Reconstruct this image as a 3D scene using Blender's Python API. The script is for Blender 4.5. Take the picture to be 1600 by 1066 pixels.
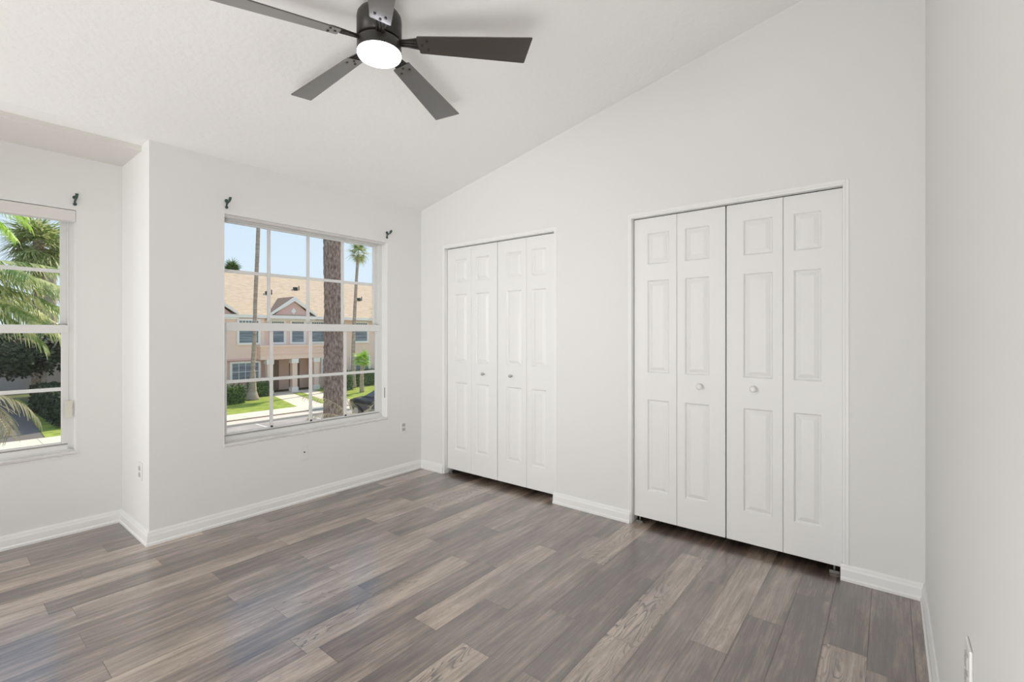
import bpy, bmesh, math, random
from mathutils import Vector, Matrix
for o in list(bpy.data.objects): bpy.data.objects.remove(o, do_unlink=True)
S = bpy.context.scene
COL = S.collection
PI = math.pi

# ------------------------------------------------------------------ camera
F_PX, YAW = 741.63, 0.6715
cam_d = bpy.data.cameras.new('camera'); cam = bpy.data.objects.new('camera', cam_d); COL.objects.link(cam)
cam.location = (-2.9871, -3.4726, 1.2706)
cam.rotation_euler = (PI/2, 0, YAW - PI/2)
cam_d.sensor_fit = 'HORIZONTAL'; cam_d.sensor_width = 36.0
cam_d.lens = 36.0*F_PX/1600.0
cam_d.shift_y = -(533.0-521.22)/1600.0
cam_d.clip_start = 0.02; cam_d.clip_end = 400
S.camera = cam
# ------------------------------------------------------------------ world, sun, lights, exposure
w = bpy.data.worlds.new('sky'); S.world = w; w.use_nodes = True
nt = w.node_tree; nt.nodes.clear()
tc = nt.nodes.new('ShaderNodeTexCoord'); sp = nt.nodes.new('ShaderNodeSeparateXYZ'); nt.links.new(tc.outputs['Generated'], sp.inputs[0])
cr = nt.nodes.new('ShaderNodeValToRGB'); nt.links.new(sp.outputs['Z'], cr.inputs[0])
cr.color_ramp.elements[0].position = 0.0; cr.color_ramp.elements[0].color = (.80, .90, 1.0, 1)
cr.color_ramp.elements[1].position = 0.55; cr.color_ramp.elements[1].color = (.48, .66, .93, 1)
e = cr.color_ramp.elements.new(.16); e.color = (.70, .84, .99, 1)
e = cr.color_ramp.elements.new(.28); e.color = (.63, .79, .97, 1)
bg = nt.nodes.new('ShaderNodeBackground'); nt.links.new(cr.outputs[0], bg.inputs[0]); bg.inputs[1].default_value = 1.07
wo = nt.nodes.new('ShaderNodeOutputWorld'); nt.links.new(bg.outputs[0], wo.inputs[0])
sun_d = bpy.data.lights.new('sun', 'SUN'); sun = bpy.data.objects.new('sun', sun_d); COL.objects.link(sun)
sun_d.energy = 4.9; sun_d.angle = math.radians(.6); sun_d.color = (1, .92, .79)
az, el = math.radians(17), math.radians(46)
sun.rotation_euler = Vector((math.cos(az)*math.cos(el), math.sin(az)*math.cos(el), math.sin(el))).to_track_quat('Z', 'Y').to_euler()
def area_light(name, loc, target, sx, sy, power, color):
    d = bpy.data.lights.new(name, 'AREA'); d.shape = 'RECTANGLE'; d.size = sx; d.size_y = sy; d.energy = power; d.color = color
    o = bpy.data.objects.new(name, d); COL.objects.link(o); o.location = loc
    o.rotation_euler = (Vector(loc)-Vector(target)).to_track_quat('Z', 'Y').to_euler(); return o
# added fill lights with no source in the room, all behind / left of the camera, outside the frame
LC = (1, .993, .985)
area_light('left_fill', (-6.0, -.6, 1.45), (0, -.75, 1.4), 1.0, 1.5, 52, LC)
area_light('upward_fill', (-4.1, -2.4, .35), (-2.2, -1.5, 2.9), 2.0, 1.6, 14, LC)
area_light('bay_fill', (-3.95, .28, 1.3), (-2.2, .25, 1.9), .5, 1.3, 11, LC)
area_light('corner_fill', (-3.2, -3.35, .4), (-.8, -.8, 2.5), 1.0, .8, 20, LC)
area_light('ceiling_fill', (-3.3, -3.3, .3), (-.7, -1.2, 2.7), 1.1, .5, 4.5, LC).data.spread = math.radians(95)
area_light('door_fill', (-3.3, -3.3, 1.7), (0, -.5, 1.3), .6, .6, 2.8, LC).data.spread = math.radians(55)
S.view_settings.view_transform = 'Standard'; S.view_settings.look = 'None'
S.view_settings.exposure = 0.0; S.view_settings.gamma = 1.0; S.view_settings.use_curve_mapping = False

# ------------------------------------------------------------------ helpers
def tag(o, label=None, cat=None, group=None, kind=None):
    if label: o['label'] = label
    if cat: o['category'] = cat
    if group: o['group'] = group
    if kind: o['kind'] = kind
    return o
def empty(name, loc=(0, 0, 0), rz=0, parent=None):
    o = bpy.data.objects.new(name, None); COL.objects.link(o); o.location = loc; o.rotation_euler = (0, 0, rz)
    o.empty_display_size = .1
    if parent: o.parent = parent
    return o
class MB:
    def __init__(s): s.bm = bmesh.new()
    def box(s, x0, x1, y0, y1, z0, z1, mi=0):
        v = [s.bm.verts.new((x, y, z)) for x in (x0, x1) for y in (y0, y1) for z in (z0, z1)]
        for f in ((0,1,3,2),(4,6,7,5),(0,4,5,1),(2,3,7,6),(0,2,6,4),(1,5,7,3)):
            s.bm.faces.new([v[i] for i in f]).material_index = mi
        return s
    def poly(s, pts, mi=0):
        f = s.bm.faces.new([s.bm.verts.new(p) for p in pts]); f.material_index = mi; return f
    def prism(s, pts, off, mi=0):       # closed prism: base polygon pts (3d) + offset vector
        a = [s.bm.verts.new(p) for p in pts]; b = [s.bm.verts.new(Vector(p)+Vector(off)) for p in pts]
        n = len(pts)
        s.bm.faces.new(a[::-1]).material_index = mi; s.bm.faces.new(b).material_index = mi
        for i in range(n): s.bm.faces.new((a[i], a[(i+1) % n], b[(i+1) % n], b[i])).material_index = mi
        return s
    def tube(s, pts, rad, n=10, mi=0, jitter=0, rnd=None, caps=True):
        rings = []
        for i, p in enumerate(pts):
            p = Vector(p); r = rad[i] if isinstance(rad, (list, tuple)) else rad
            a = Vector(pts[max(0, i-1)]); b = Vector(pts[min(len(pts)-1, i+1)]); t = (b-a).normalized()
            u = t.cross(Vector((0, 0, 1)));
            if u.length < .05: u = t.cross(Vector((0, 1, 0)))
            u.normalize(); v = t.cross(u).normalized()
            rings.append([s.bm.verts.new(p+(u*math.cos(2*PI*k/n)+v*math.sin(2*PI*k/n))*r*(1+(rnd.uniform(-jitter, jitter) if rnd else 0))) for k in range(n)])
        for i in range(len(rings)-1):
            for k in range(n):
                f = s.bm.faces.new((rings[i][k], rings[i][(k+1) % n], rings[i+1][(k+1) % n], rings[i+1][k])); f.material_index = mi; f.smooth = True
        if caps: s.bm.faces.new(rings[0][::-1]); s.bm.faces.new(rings[-1])
        return s
    def lathe(s, prof, c=(0, 0, 0), axis='z', n=32, mi=0, smooth=True):   # prof: [(r, h)]
        rings = []
        for r, h in prof:
            ring = []
            for k in range(n):
                a = 2*PI*k/n; x, y = r*math.cos(a), r*math.sin(a)
                if axis == 'z': q = (c[0]+x, c[1]+y, c[2]+h)
                elif axis == 'x': q = (c[0]+h, c[1]+x, c[2]+y)
                else: q = (c[0]+x, c[1]+h, c[2]+y)
                ring.append(s.bm.verts.new(q))
            rings.append(ring)
        for i in range(len(rings)-1):
            for k in range(n):
                f = s.bm.faces.new((rings[i][k], rings[i][(k+1) % n], rings[i+1][(k+1) % n], rings[i+1][k])); f.smooth = smooth; f.material_index = mi
        s.bm.faces.new(rings[0][::-1]); s.bm.faces.new(rings[-1])
        return s
    def build(s, name, mat, parent=None, bevel=0, seg=2, recalc=True):
        if recalc: bmesh.ops.recalc_face_normals(s.bm, faces=s.bm.faces)
        me = bpy.data.meshes.new(name); s.bm.to_mesh(me); s.bm.free()
        for m in (mat if isinstance(mat, (list, tuple)) else [mat]): me.materials.append(m)
        o = bpy.data.objects.new(name, me); COL.objects.link(o)
        if parent: o.parent = parent
        if bevel:
            b = o.modifiers.new('bevel', 'BEVEL'); b.width = bevel; b.segments = seg; b.limit_method = 'ANGLE'; b.angle_limit = math.radians(40)
        return o
def struct(o, label, cat):
    return tag(o, label, cat, kind='structure')
def mat(name, col, rough=.6, metal=0, spec=.5, bump=None, emis=None, var=None, trans=0):
    m = bpy.data.materials.new(name); m.use_nodes = True; n = m.node_tree; b = n.nodes['Principled BSDF']
    b.inputs['Base Color'].default_value = (*col, 1); b.inputs['Roughness'].default_value = rough; b.inputs['Metallic'].default_value = metal
    b.inputs['Specular IOR Level'].default_value = spec
    tcn = n.nodes.new('ShaderNodeTexCoord')
    if emis: b.inputs['Emission Color'].default_value = (*emis[0], 1); b.inputs['Emission Strength'].default_value = emis[1]
    if bump:     # (scale, strength, distance, detail)
        t = n.nodes.new('ShaderNodeTexNoise'); t.inputs['Scale'].default_value = bump[0]; t.inputs['Detail'].default_value = bump[3]
        n.links.new(tcn.outputs['Object'], t.inputs['Vector'])
        bp = n.nodes.new('ShaderNodeBump'); bp.inputs['Strength'].default_value = bump[1]; bp.inputs['Distance'].default_value = bump[2]
        n.links.new(t.outputs['Fac'], bp.inputs['Height']); n.links.new(bp.outputs[0], b.inputs['Normal'])
    if var:      # (scale vector, col2, contrast lo, hi)
        mp = n.nodes.new('ShaderNodeMapping'); mp.inputs['Scale'].default_value = var[0]; n.links.new(tcn.outputs['Object'], mp.inputs[0])
        t = n.nodes.new('ShaderNodeTexNoise'); t.inputs['Scale'].default_value = 1; t.inputs['Detail'].default_value = 5; n.links.new(mp.outputs[0], t.inputs['Vector'])
        r = n.nodes.new('ShaderNodeValToRGB'); r.color_ramp.elements[0].position = var[2]; r.color_ramp.elements[1].position = var[3]
        r.color_ramp.elements[0].color = (*col, 1); r.color_ramp.elements[1].color = (*var[1], 1)
        n.links.new(t.outputs['Fac'], r.inputs[0]); n.links.new(r.outputs[0], b.inputs['Base Color'])
    if trans:
        tr = n.nodes.new('ShaderNodeBsdfTranslucent'); mx = n.nodes.new('ShaderNodeMixShader'); mx.inputs[0].default_value = trans
        src = b.inputs['Base Color'].links[0].from_socket if b.inputs['Base Color'].links else None
        if src: n.links.new(src, tr.inputs[0])
        else: tr.inputs[0].default_value = (*col, 1)
        out = n.nodes['Material Output']; n.links.new(b.outputs[0], mx.inputs[1]); n.links.new(tr.outputs[0], mx.inputs[2]); n.links.new(mx.outputs[0], out.inputs[0])
    return m

M = {}
M['wall'] = mat('wall_paint', (.80, .798, .783), .75, spec=.3, bump=(90, .10, .004, 3))
M['ceil'] = mat('ceiling_knockdown', (.92, .915, .90), .85, spec=.2, bump=(30, .40, .007, 5))
M['trim'] = mat('trim_semigloss', (.86, .86, .85), .38)
M['door'] = mat('door_paint', (.84, .84, .83), .42, bump=(60, .05, .002, 3))
M['sash'] = mat('white_aluminium_sash', (.78, .78, .76), .35)
M['sill'] = mat('marble_sill', (.80, .79, .77), .25, var=((4, 4, 30), (.62, .61, .59), .5, .75))
M['dark'] = mat('dark_gap', (.02, .02, .02), .8)
M['clip'] = mat('black_clip', (.03, .03, .03), .5)
M['steel'] = mat('zinc_bracket', (.22, .215, .20), .5, metal=.6)
M['nickel'] = mat('satin_nickel', (.50, .49, .46), .35, metal=.7)
M['fanblk'] = mat('fan_matte_black', (.030, .027, .024), .38)
M['blade'] = mat('fan_blade_espresso', (.028, .024, .018), .30, spec=1.0)
_b = M['blade'].node_tree.nodes['Principled BSDF']; _b.inputs['Coat Weight'].default_value = 1; _b.inputs['Coat Roughness'].default_value = .22; _b.inputs['Coat IOR'].default_value = 1.65
M['lens'] = mat('frosted_lens', (.9, .9, .92), .4, emis=((.93, .93, 1.0), 5.0))
M['plate'] = mat('outlet_white', (.80, .79, .77), .35)
M['recept'] = mat('receptacle_face', (.50, .49, .465), .4)
M['slot'] = mat('outlet_grey', (.36, .35, .33), .45)
M['hook'] = mat('hook_green_bronze', (.05, .085, .075), .45, metal=.3)
M['shade'] = mat('roller_shade_rail', (.74, .72, .69), .5)
M['cord'] = mat('cord_tassel', (.72, .70, .60), .5)
gl = bpy.data.materials.new('window_glass'); gl.use_nodes = True; n = gl.node_tree; n.nodes.clear()
tr = n.nodes.new('ShaderNodeBsdfTransparent'); tr.inputs[0].default_value = (.97, .98, .975, 1)
gs = n.nodes.new('ShaderNodeBsdfGlossy'); gs.inputs['Roughness'].default_value = .01
fr = n.nodes.new('ShaderNodeFresnel'); fr.inputs[0].default_value = 1.3
mx = n.nodes.new('ShaderNodeMixShader'); n.links.new(fr.outputs[0], mx.inputs[0]); n.links.new(tr.outputs[0], mx.inputs[1]); n.links.new(gs.outputs[0], mx.inputs[2])
out = n.nodes.new('ShaderNodeOutputMaterial'); n.links.new(mx.outputs[0], out.inputs[0]); M['glass'] = gl

# ------------------------------------------------------------------ room constants
ZC, SL, D = 2.4331, .2065, 3.607
A, E_ = 2.113, .596
XL = -6.2; BX = -4.0
def zc(y): return ZC - SL*y

# floor: planks with per-plank attributes -----------------------------------
def floor_material():
    m = bpy.data.materials.new('vinyl_plank_floor'); m.use_nodes = True; n = m.node_tree; N = n.nodes.new; L = n.links.new
    b = n.nodes['Principled BSDF']
    at = N('ShaderNodeAttribute'); at.attribute_name = 'plank'        # r = tone, g = seed, b = swirl
    sx = N('ShaderNodeSeparateColor'); L(at.outputs['Color'], sx.inputs[0])
    tcn = N('ShaderNodeTexCoord')
    off = N('ShaderNodeCombineXYZ')
    mu = N('ShaderNodeMath'); mu.operation = 'MULTIPLY'; mu.inputs[1].default_value = 57.0; L(sx.outputs[1], mu.inputs[0])
    L(mu.outputs[0], off.inputs[0]); L(mu.outputs[0], off.inputs[1]); L(mu.outputs[0], off.inputs[2])
    ad = N('ShaderNodeVectorMath'); ad.operation = 'ADD'; L(tcn.outputs['Object'], ad.inputs[0]); L(off.outputs[0], ad.inputs[1])
    def noise(scale, sc, det, rough=.6, dist=0):
        mp = N('ShaderNodeMapping'); mp.inputs['Scale'].default_value = scale; L(ad.outputs[0], mp.inputs[0])
        t = N('ShaderNodeTexNoise'); t.inputs['Scale'].default_value = sc; t.inputs['Detail'].default_value = det
        t.inputs['Roughness'].default_value = rough; t.inputs['Distortion'].default_value = dist
        L(mp.outputs[0], t.inputs['Vector']); return t.outputs['Fac']
    def math_(op, a, bb, cl=False):
        q = N('ShaderNodeMath'); q.operation = op; q.use_clamp = cl
        for i, v in enumerate((a, bb)):
            if v is None: continue
            if isinstance(v, (int, float)): q.inputs[i].default_value = v
            else: L(v, q.inputs[i])
        return q.outputs[0]
    def mixc(fac, a, bb, mode='MIX'):
        q = N('ShaderNodeMix'); q.data_type = 'RGBA'; q.blend_type = mode
        if isinstance(fac, (int, float)): q.inputs['Factor'].default_value = fac
        else: L(fac, q.inputs['Factor'])
        for k, v in (('A', a), ('B', bb)):
            s_ = [i for i in q.inputs if i.name == k and i.type == 'RGBA'][0]
            if isinstance(v, tuple): s_.default_value = (*v, 1)
            else: L(v, s_)
        return [o for o in q.outputs if o.type == 'RGBA'][0]
    def ramp(f, stops):
        r = N('ShaderNodeValToRGB'); el_ = r.color_ramp.elements
        el_[0].position, el_[0].color = stops[0][0], (*stops[0][1], 1); el_[1].position, el_[1].color = stops[1][0], (*stops[1][1], 1)
        for p, c in stops[2:]: q = el_.new(p); q.color = (*c, 1)
        L(f, r.inputs[0]); return r.outputs[0]
    broad = noise((1.3, 7, 1), 1.0, 3, .5)
    streak = noise((1.6, 34, 1), 1.0, 6, .62, .25)
    fine = noise((7, 160, 1), 1.0, 4, .6)
    blot = noise((3.2, 15, 1), 1.0, 8, .72, .35)
    # base tone = plank tone + broad + streak
    t = math_('ADD', sx.outputs[0], math_('MULTIPLY', math_('SUBTRACT', broad, .5), .9))
    t = math_('ADD', t, math_('MULTIPLY', math_('SUBTRACT', streak, .5), .95))
    t = math_('ADD', t, math_('MULTIPLY', math_('SUBTRACT', blot, .5), 1.0))
    t = math_('ADD', t, math_('MULTIPLY', math_('SUBTRACT', fine, .5), .65), True)
    base = ramp(t, [(0.0, (.038, .028, .022)), (1.0, (.50, .43, .365)), (.30, (.088, .066, .054)), (.55, (.190, .150, .124)), (.78, (.335, .282, .235))])
    # hue drift warm / cool
    hue = noise((.9, 3, 1), 1.0, 2)
    base = mixc(math_('MULTIPLY', hue, .55), base, mixc(1.0, base, (1.10, .97, .86), 'MULTIPLY'))
    base = mixc(1.0, base, (1.05, .985, .94), 'MULTIPLY')
    # swirl grain (cathedral lines) on light planks
    mp = N('ShaderNodeMapping'); mp.inputs['Scale'].default_value = (2.2, 13, 1); L(ad.outputs[0], mp.inputs[0])
    wv = N('ShaderNodeTexNoise'); wv.inputs['Scale'].default_value = 1.0; wv.inputs['Detail'].default_value = 1.5; L(mp.outputs[0], wv.inputs['Vector'])
    rings = math_('FRACT', math_('MULTIPLY', wv.outputs['Fac'], 19.0), None)
    line = ramp(rings, [(0.0, (1, 1, 1)), (1.0, (0, 0, 0)), (.12, (.9, .9, .9)), (.38, (0, 0, 0))])
    msk = ramp(noise((1.5, 8, 1), 1.0, 2), [(.42, (0, 0, 0)), (.56, (1, 1, 1))])
    lf = math_('MULTIPLY', math_('MULTIPLY', line, msk), math_('MULTIPLY', sx.outputs[2], 1.0))
    base = mixc(lf, base, (.07, .055, .048))
    # dark cracks
    cr_ = noise((.8, 16, 1), 1.0, 2, .5, .8)
    ck = ramp(cr_, [(.493, (0, 0, 0)), (.50, (1, 1, 1)), (.507, (0, 0, 0))])
    ckm = ramp(noise((.7, 3, 1), 1.3, 1), [(.56, (0, 0, 0)), (.62, (1, 1, 1))])
    base = mixc(math_('MULTIPLY', math_('MULTIPLY', ck, ckm), .55), base, (.09, .075, .068))
    spk = ramp(noise((26, 90, 1), 1.0, 3, .7), [(.30, (1, 1, 1)), (.40, (0, 0, 0))])
    base = mixc(math_('MULTIPLY', spk, .45), base, (.09, .075, .065))
    L(base, b.inputs['Base Color'])
    rr = math_('ADD', math_('MULTIPLY', streak, .12), .31); L(rr, b.inputs['Roughness'])
    b.inputs['Specular IOR Level'].default_value = .6
    b.inputs['Coat Weight'].default_value = .9; b.inputs['Coat Roughness'].default_value = .22; b.inputs['Coat IOR'].default_value = 2.3
    bp = N('ShaderNodeBump'); bp.inputs['Strength'].default_value = .12; bp.inputs['Distance'].default_value = .002
    L(math_('ADD', streak, fine), bp.inputs['Height']); L(bp.outputs[0], b.inputs['Normal'])
    return m
def build_floor():
    rnd = random.Random(5)
    W, PL = .145, .945
    # row: (joint phase, planks from the closet wall leftwards) L light, S light with swirls, M mid, D dark, m mid-light, partly painted window reflection
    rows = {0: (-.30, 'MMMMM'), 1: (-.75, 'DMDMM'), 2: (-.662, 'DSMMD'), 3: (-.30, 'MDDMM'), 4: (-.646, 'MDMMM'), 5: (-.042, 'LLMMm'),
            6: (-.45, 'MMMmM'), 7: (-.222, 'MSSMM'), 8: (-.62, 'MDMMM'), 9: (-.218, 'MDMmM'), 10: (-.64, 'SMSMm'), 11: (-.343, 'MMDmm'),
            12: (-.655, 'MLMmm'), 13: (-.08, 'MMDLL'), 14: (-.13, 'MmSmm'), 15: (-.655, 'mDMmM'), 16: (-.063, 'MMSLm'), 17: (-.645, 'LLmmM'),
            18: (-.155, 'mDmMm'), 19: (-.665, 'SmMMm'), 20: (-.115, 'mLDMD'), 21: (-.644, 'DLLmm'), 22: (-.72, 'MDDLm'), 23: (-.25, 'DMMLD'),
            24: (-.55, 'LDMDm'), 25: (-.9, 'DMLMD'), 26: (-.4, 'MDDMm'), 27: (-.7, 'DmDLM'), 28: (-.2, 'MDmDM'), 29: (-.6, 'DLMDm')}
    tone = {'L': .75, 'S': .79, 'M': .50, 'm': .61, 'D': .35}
    bm = bmesh.new(); lay = bm.loops.layers.float_color.new('plank')
    k = -7
    for k in range(-2, 31):
        y0 = -3.55 + (k-1)*W; y1 = y0+W
        y0 = max(y0, -D-.12); y1 = min(y1, E_+.06)
        if y1 <= y0: continue
        ph, ty = rows.get(k, (-rnd.uniform(.1, .9), ''.join(rnd.choice('MmDLM') for _ in range(6))))
        joints = [.78]+[ph - i*PL for i in range(-1 if ph+PL < .7 else 0, 7)]
        joints = sorted(set(round(j, 4) for j in joints), reverse=True)
        for j in range(len(joints)-1):
            xa, xb = joints[j], joints[j+1]
            if xa < XL-.1: break
            idx = max(0, round((ph-xa)/PL)+1) if xa <= ph+1e-3 else 0
            c = ty[idx] if idx < len(ty) else rnd.choice('Mm')
            tn = tone[c] + rnd.uniform(-.035, .035) - (.05 if k < 10 and c in 'MD' else 0); sd = rnd.random(); sw = 1.0 if c == 'S' else (.25 if c == 'L' else 0)  # near rows darker; lighter rows beyond carry painted window reflection
            g = .0007
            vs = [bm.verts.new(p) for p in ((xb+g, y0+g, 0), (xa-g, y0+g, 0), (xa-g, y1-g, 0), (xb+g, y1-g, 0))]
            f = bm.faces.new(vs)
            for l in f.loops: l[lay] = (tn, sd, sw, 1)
    me = bpy.data.meshes.new('floor'); bm.to_mesh(me)
    # sub-floor slab showing as hairline seams
    bm2 = bmesh.new(); bm2.from_mesh(me)
    lay2 = bm2.loops.layers.float_color['plank']
    def bx(x0, x1, y0, y1, z0, z1):
        v = [bm2.verts.new((x, y, z)) for x in (x0, x1) for y in (y0, y1) for z in (z0, z1)]
        for q in ((0,1,3,2),(4,6,7,5),(0,4,5,1),(2,3,7,6),(0,2,6,4),(1,5,7,3)):
            f = bm2.faces.new([v[i] for i in q]); f.material_index = 1
    bx(XL-.1, .78, -D-.12, E_+.06, -.08, -.0006)
    bm2.to_mesh(me); bm.free(); bm2.free()
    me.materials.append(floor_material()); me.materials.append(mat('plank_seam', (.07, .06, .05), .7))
    o = bpy.data.objects.new('floor', me); COL.objects.link(o)
    return struct(o, 'grey brown wood look vinyl plank floor of the empty bedroom', 'floor')
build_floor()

# walls ----------------------------------------------------------------------
TH = .14
WX0, WX1, WZ0, WZ1 = -1.7037, -.3871, .512, 2.0743
b = MB()
for q in ((-1.98, WX0, -.08, 2.62), (WX1, .12, -.08, 2.62)): b.box(q[0], q[1], 0, TH, q[2], q[3])
b.box(WX0, WX1, 0, TH, -.08, WZ0); b.box(WX0, WX1, 0, TH, WZ1, 2.62)
struct(b.build('wall_front', M['wall']), 'pale grey window wall between the bay and the closet corner', 'wall')
b = MB(); b.box(-A, -1.98, 0, E_+TH, -.08, 2.62)
struct(b.build('wall_bay_return', M['wall']), 'bright narrow wall turning into the bay recess at left', 'wall')
LX1, LX0, LZ0, LZ1 = -2.3433, -3.30, .501, 2.060
b = MB(); y0, y1 = E_, E_+TH
b.box(LX1, -A, y0, y1, -.08, 2.62); b.box(BX-.1, LX0, y0, y1, -.08, 2.62); b.box(LX0, LX1, y0, y1, -.08, LZ0); b.box(LX0, LX1, y0, y1, LZ1, 2.62)
struct(b.build('wall_bay', M['wall']), 'pale grey back wall of the bay recess holding the left window', 'wall')
b = MB(); b.box(BX-.1, BX, 0, E_, -.08, 2.62); b.box(XL-.1, BX, 0, .1, -.08, 2.62)
struct(b.build('wall_bay_left', M['wall']), 'left side wall of the bay recess', 'wall')
b = MB(); b.box(XL-.1, XL, -D-.1, 0, -.08, 3.3)
struct(b.build('wall_left', M['wall']), 'left wall of the bedroom beyond the frame', 'wall')
b = MB(); b.box(XL-.1, .12, -D-.12, -D, -.08, 3.4)
struct(b.build('wall_right', M['wall']), 'plain white wall at the right edge of the room', 'wall')
# closet wall with two openings
O1 = (-1.5122, -.3058); O2 = (-3.2953, -2.1103); OH = 2.05
b = MB(); segs = [(-D, O2[0]), (O2[1], O1[0]), (O1[1], 0)]
for y0, y1 in segs: b.box(0, .12, y0, y1, -.08, 3.4)
for y0, y1 in (O1, O2): b.box(0, .12, y0, y1, OH, 3.4)
struct(b.build('wall_closet', M['wall']), 'tall pale wall with the two closet openings', 'wall')
b = MB(); b.box(.78, .86, -D-.12, .12, -.08, 2.6); b.box(.12, .78, -1.85, -1.78, 0, 2.5); b.box(.12, .86, -D-.12, .12, 2.5, 2.6)
b.box(.12, .86, .0, .12, -.08, 2.6); b.box(.12, .86, -D-.12, -D, -.08, 2.6)
struct(b.build('wall_closet_back', mat('closet_inside', (.10, .095, .09), .9)), 'dark closet interior behind the bifold doors', 'wall')
# ceiling
b = MB(); ys = (0.0, -D-.12)
b.prism([(XL-.1, 0, zc(0)), (.12, 0, zc(0)), (.12, ys[1], zc(ys[1])), (XL-.1, ys[1], zc(ys[1]))], (0, 0, .14))
struct(b.build('ceiling', M['ceil']), 'sloped white textured ceiling rising away from the windows', 'ceiling')
b = MB(); b.box(BX-.1, -A, 0.0, E_+TH, ZC, ZC+.14)
struct(b.build('ceiling_bay', M['ceil']), 'flat lower ceiling of the bay recess', 'ceiling')
# roof with eave outside (shades the windows)
b = MB(); b.prism([(-6.5, 1.45, 2.44), (2.5, 1.45, 2.44), (2.5, 1.45, 2.56), (-6.5, 1.45, 2.56)], (0, -1.3, .26))
b.box(-6.5, 2.5, .15, 1.45, 2.40, 2.44)
struct(b.build('trim_eave', mat('eave_white', (.72, .70, .66), .7)), 'eave and soffit above the windows outside', 'eave')

# baseboards ------------------------------------------------------------------
def baseboard(name, p0, p1, inward, label, m0=0, m1=0):
    """profile extruded from p0 to p1 along wall; inward = unit normal to room; m0/m1 extension per unit of thickness (mitre)"""
    p0 = Vector((*p0, 0)); p1 = Vector((*p1, 0)); n_ = Vector((*inward, 0)); t = (p1-p0).normalized()
    prof = [(0, 0), (.020, 0), (.020, .012), (.015, .020), (.0135, .055), (.010, .066), (.0095, .072), (.006, .082), (0, .082)]
    bm = bmesh.new()
    a = [bm.verts.new(p0+n_*d+Vector((0, 0, h))-t*m0*d) for d, h in prof]
    c = [bm.verts.new(p1+n_*d+Vector((0, 0, h))+t*m1*d) for d, h in prof]
    k = len(prof)
    for i in range(k): bm.faces.new((a[i], a[(i+1) % k], c[(i+1) % k], c[i]))
    bm.faces.new(a[::-1]); bm.faces.new(c)
    mb = MB(); mb.bm.free(); mb.bm = bm
    return struct(mb.build(name, M['trim']), label, 'baseboard')
baseboard('baseboard_front', (-A, 0), (0, 0), (0, -1), 'white baseboard under the large window', m0=1, m1=-1)
baseboard('baseboard_return', (-A, E_), (-A, 0), (-1, 0), 'white baseboard on the short bay return wall', m0=-1, m1=1)
baseboard('baseboard_bay', (BX, E_), (-A, E_), (0, -1), 'white baseboard along the bay wall under the left window', m1=-1)
baseboard('baseboard_corner', (0, 0), (0, O1[1]), (-1, 0), 'short white baseboard between the room corner and the far closet', m0=-1)
baseboard('baseboard_middle', (0, O1[0]+.012), (0, O2[1]-.004), (-1, 0), 'white baseboard between the two closets')
baseboard('baseboard_near', (0, O2[0]+.02), (0, -D), (-1, 0), 'white baseboard right of the near closet', m1=-1)
baseboard('baseboard_right', (0, -D), (XL, -D), (0, 1), 'white baseboard along the right wall', m0=-1)

# closet door trims -----------------------------------------------------------
def jamb(name, y0, y1, label):
    b = MB(); t = .011
    b.box(-.003, .10, y0, y0+t, 0, OH); b.box(-.003, .10, y1-t, y1, 0, OH); b.box(-.003, .10, y0+t, y1-t, OH-t, OH)
    # narrow raised corner edge around the opening
    b.box(-.004, 0, y0-.016, y0, .082, OH+.016); b.box(-.004, 0, y1, y1+.012, .082, OH+.016); b.box(-.004, 0, y0, y1, OH, OH+.018)
    return struct(b.build(name, M['trim'], bevel=.0015), label, 'trim')
jamb('trim_1', *O1, 'slim white jamb around the far closet opening')
jamb('trim_2', *O2, 'slim white jamb around the near closet opening')

# bifold doors ----------------------------------------------------------------
def leaf_mesh(name, y0, y1, py0, py1, parent):
    """door leaf slab facing -x with three moulded raised panels. local x = depth (front at 0, back at +.032)"""
    z0, z1 = .045, 2.034
    rows_ = [(.227, .833), (1.012, 1.620), (1.728, 1.932)]
    bm = bmesh.new(); V = lambda x, y, z: bm.verts.new((x, y, z))
    ys_ = [y0, py0, py1, y1]; zs = [z0]+[q for r in rows_ for q in r]+[z1]
    grid = [[V(0, y, z) for z in zs] for y in ys_]
    for i in range(3):
        for j in range(len(zs)-1):
            if i == 1 and j in (1, 3, 5): continue
            bm.faces.new((grid[i][j], grid[i+1][j], grid[i+1][j+1], grid[i][j+1]))
    for j in (1, 3, 5):
        loops = [[grid[1][j], grid[2][j], grid[2][j+1], grid[1][j+1]]]
        ya, yb, za, zb = py0, py1, zs[j], zs[j+1]
        for ins, dep in ((.003, .005), (.008, .012), (.012, .0124), (.018, .0085), (.034, .0025), (.037, .002)):
            loops.append([V(dep, y, z) for y, z in ((ya+ins, za+ins), (yb-ins, za+ins), (yb-ins, zb-ins), (ya+ins, zb-ins))])
        for a, c in zip(loops, loops[1:]):
            for k in range(4): bm.faces.new((a[k], a[(k+1) % 4], c[(k+1) % 4], c[k]))
        bm.faces.new(loops[-1])
    back = [[V(.032, y, z) for z in (z0, z1)] for y in (y0, y1)]
    bm.faces.new((back[0][0], back[0][1], back[1][1], back[1][0]))
    bm.faces.new([grid[0][j] for j in range(len(zs))]+[back[0][1], back[0][0]])
    bm.faces.new([back[1][0], back[1][1]]+[grid[3][j] for j in range(len(zs)-1, -1, -1)])
    bm.faces.new([grid[i][0] for i in range(3, -1, -1)]+[back[0][0], back[1][0]])
    bm.faces.new([grid[i][-1] for i in range(4)]+[back[1][1], back[0][1]])
    mb = MB(); mb.bm.free(); mb.bm = bm
    return mb.build(name, M['door'], parent, bevel=.0012, seg=2)
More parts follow.
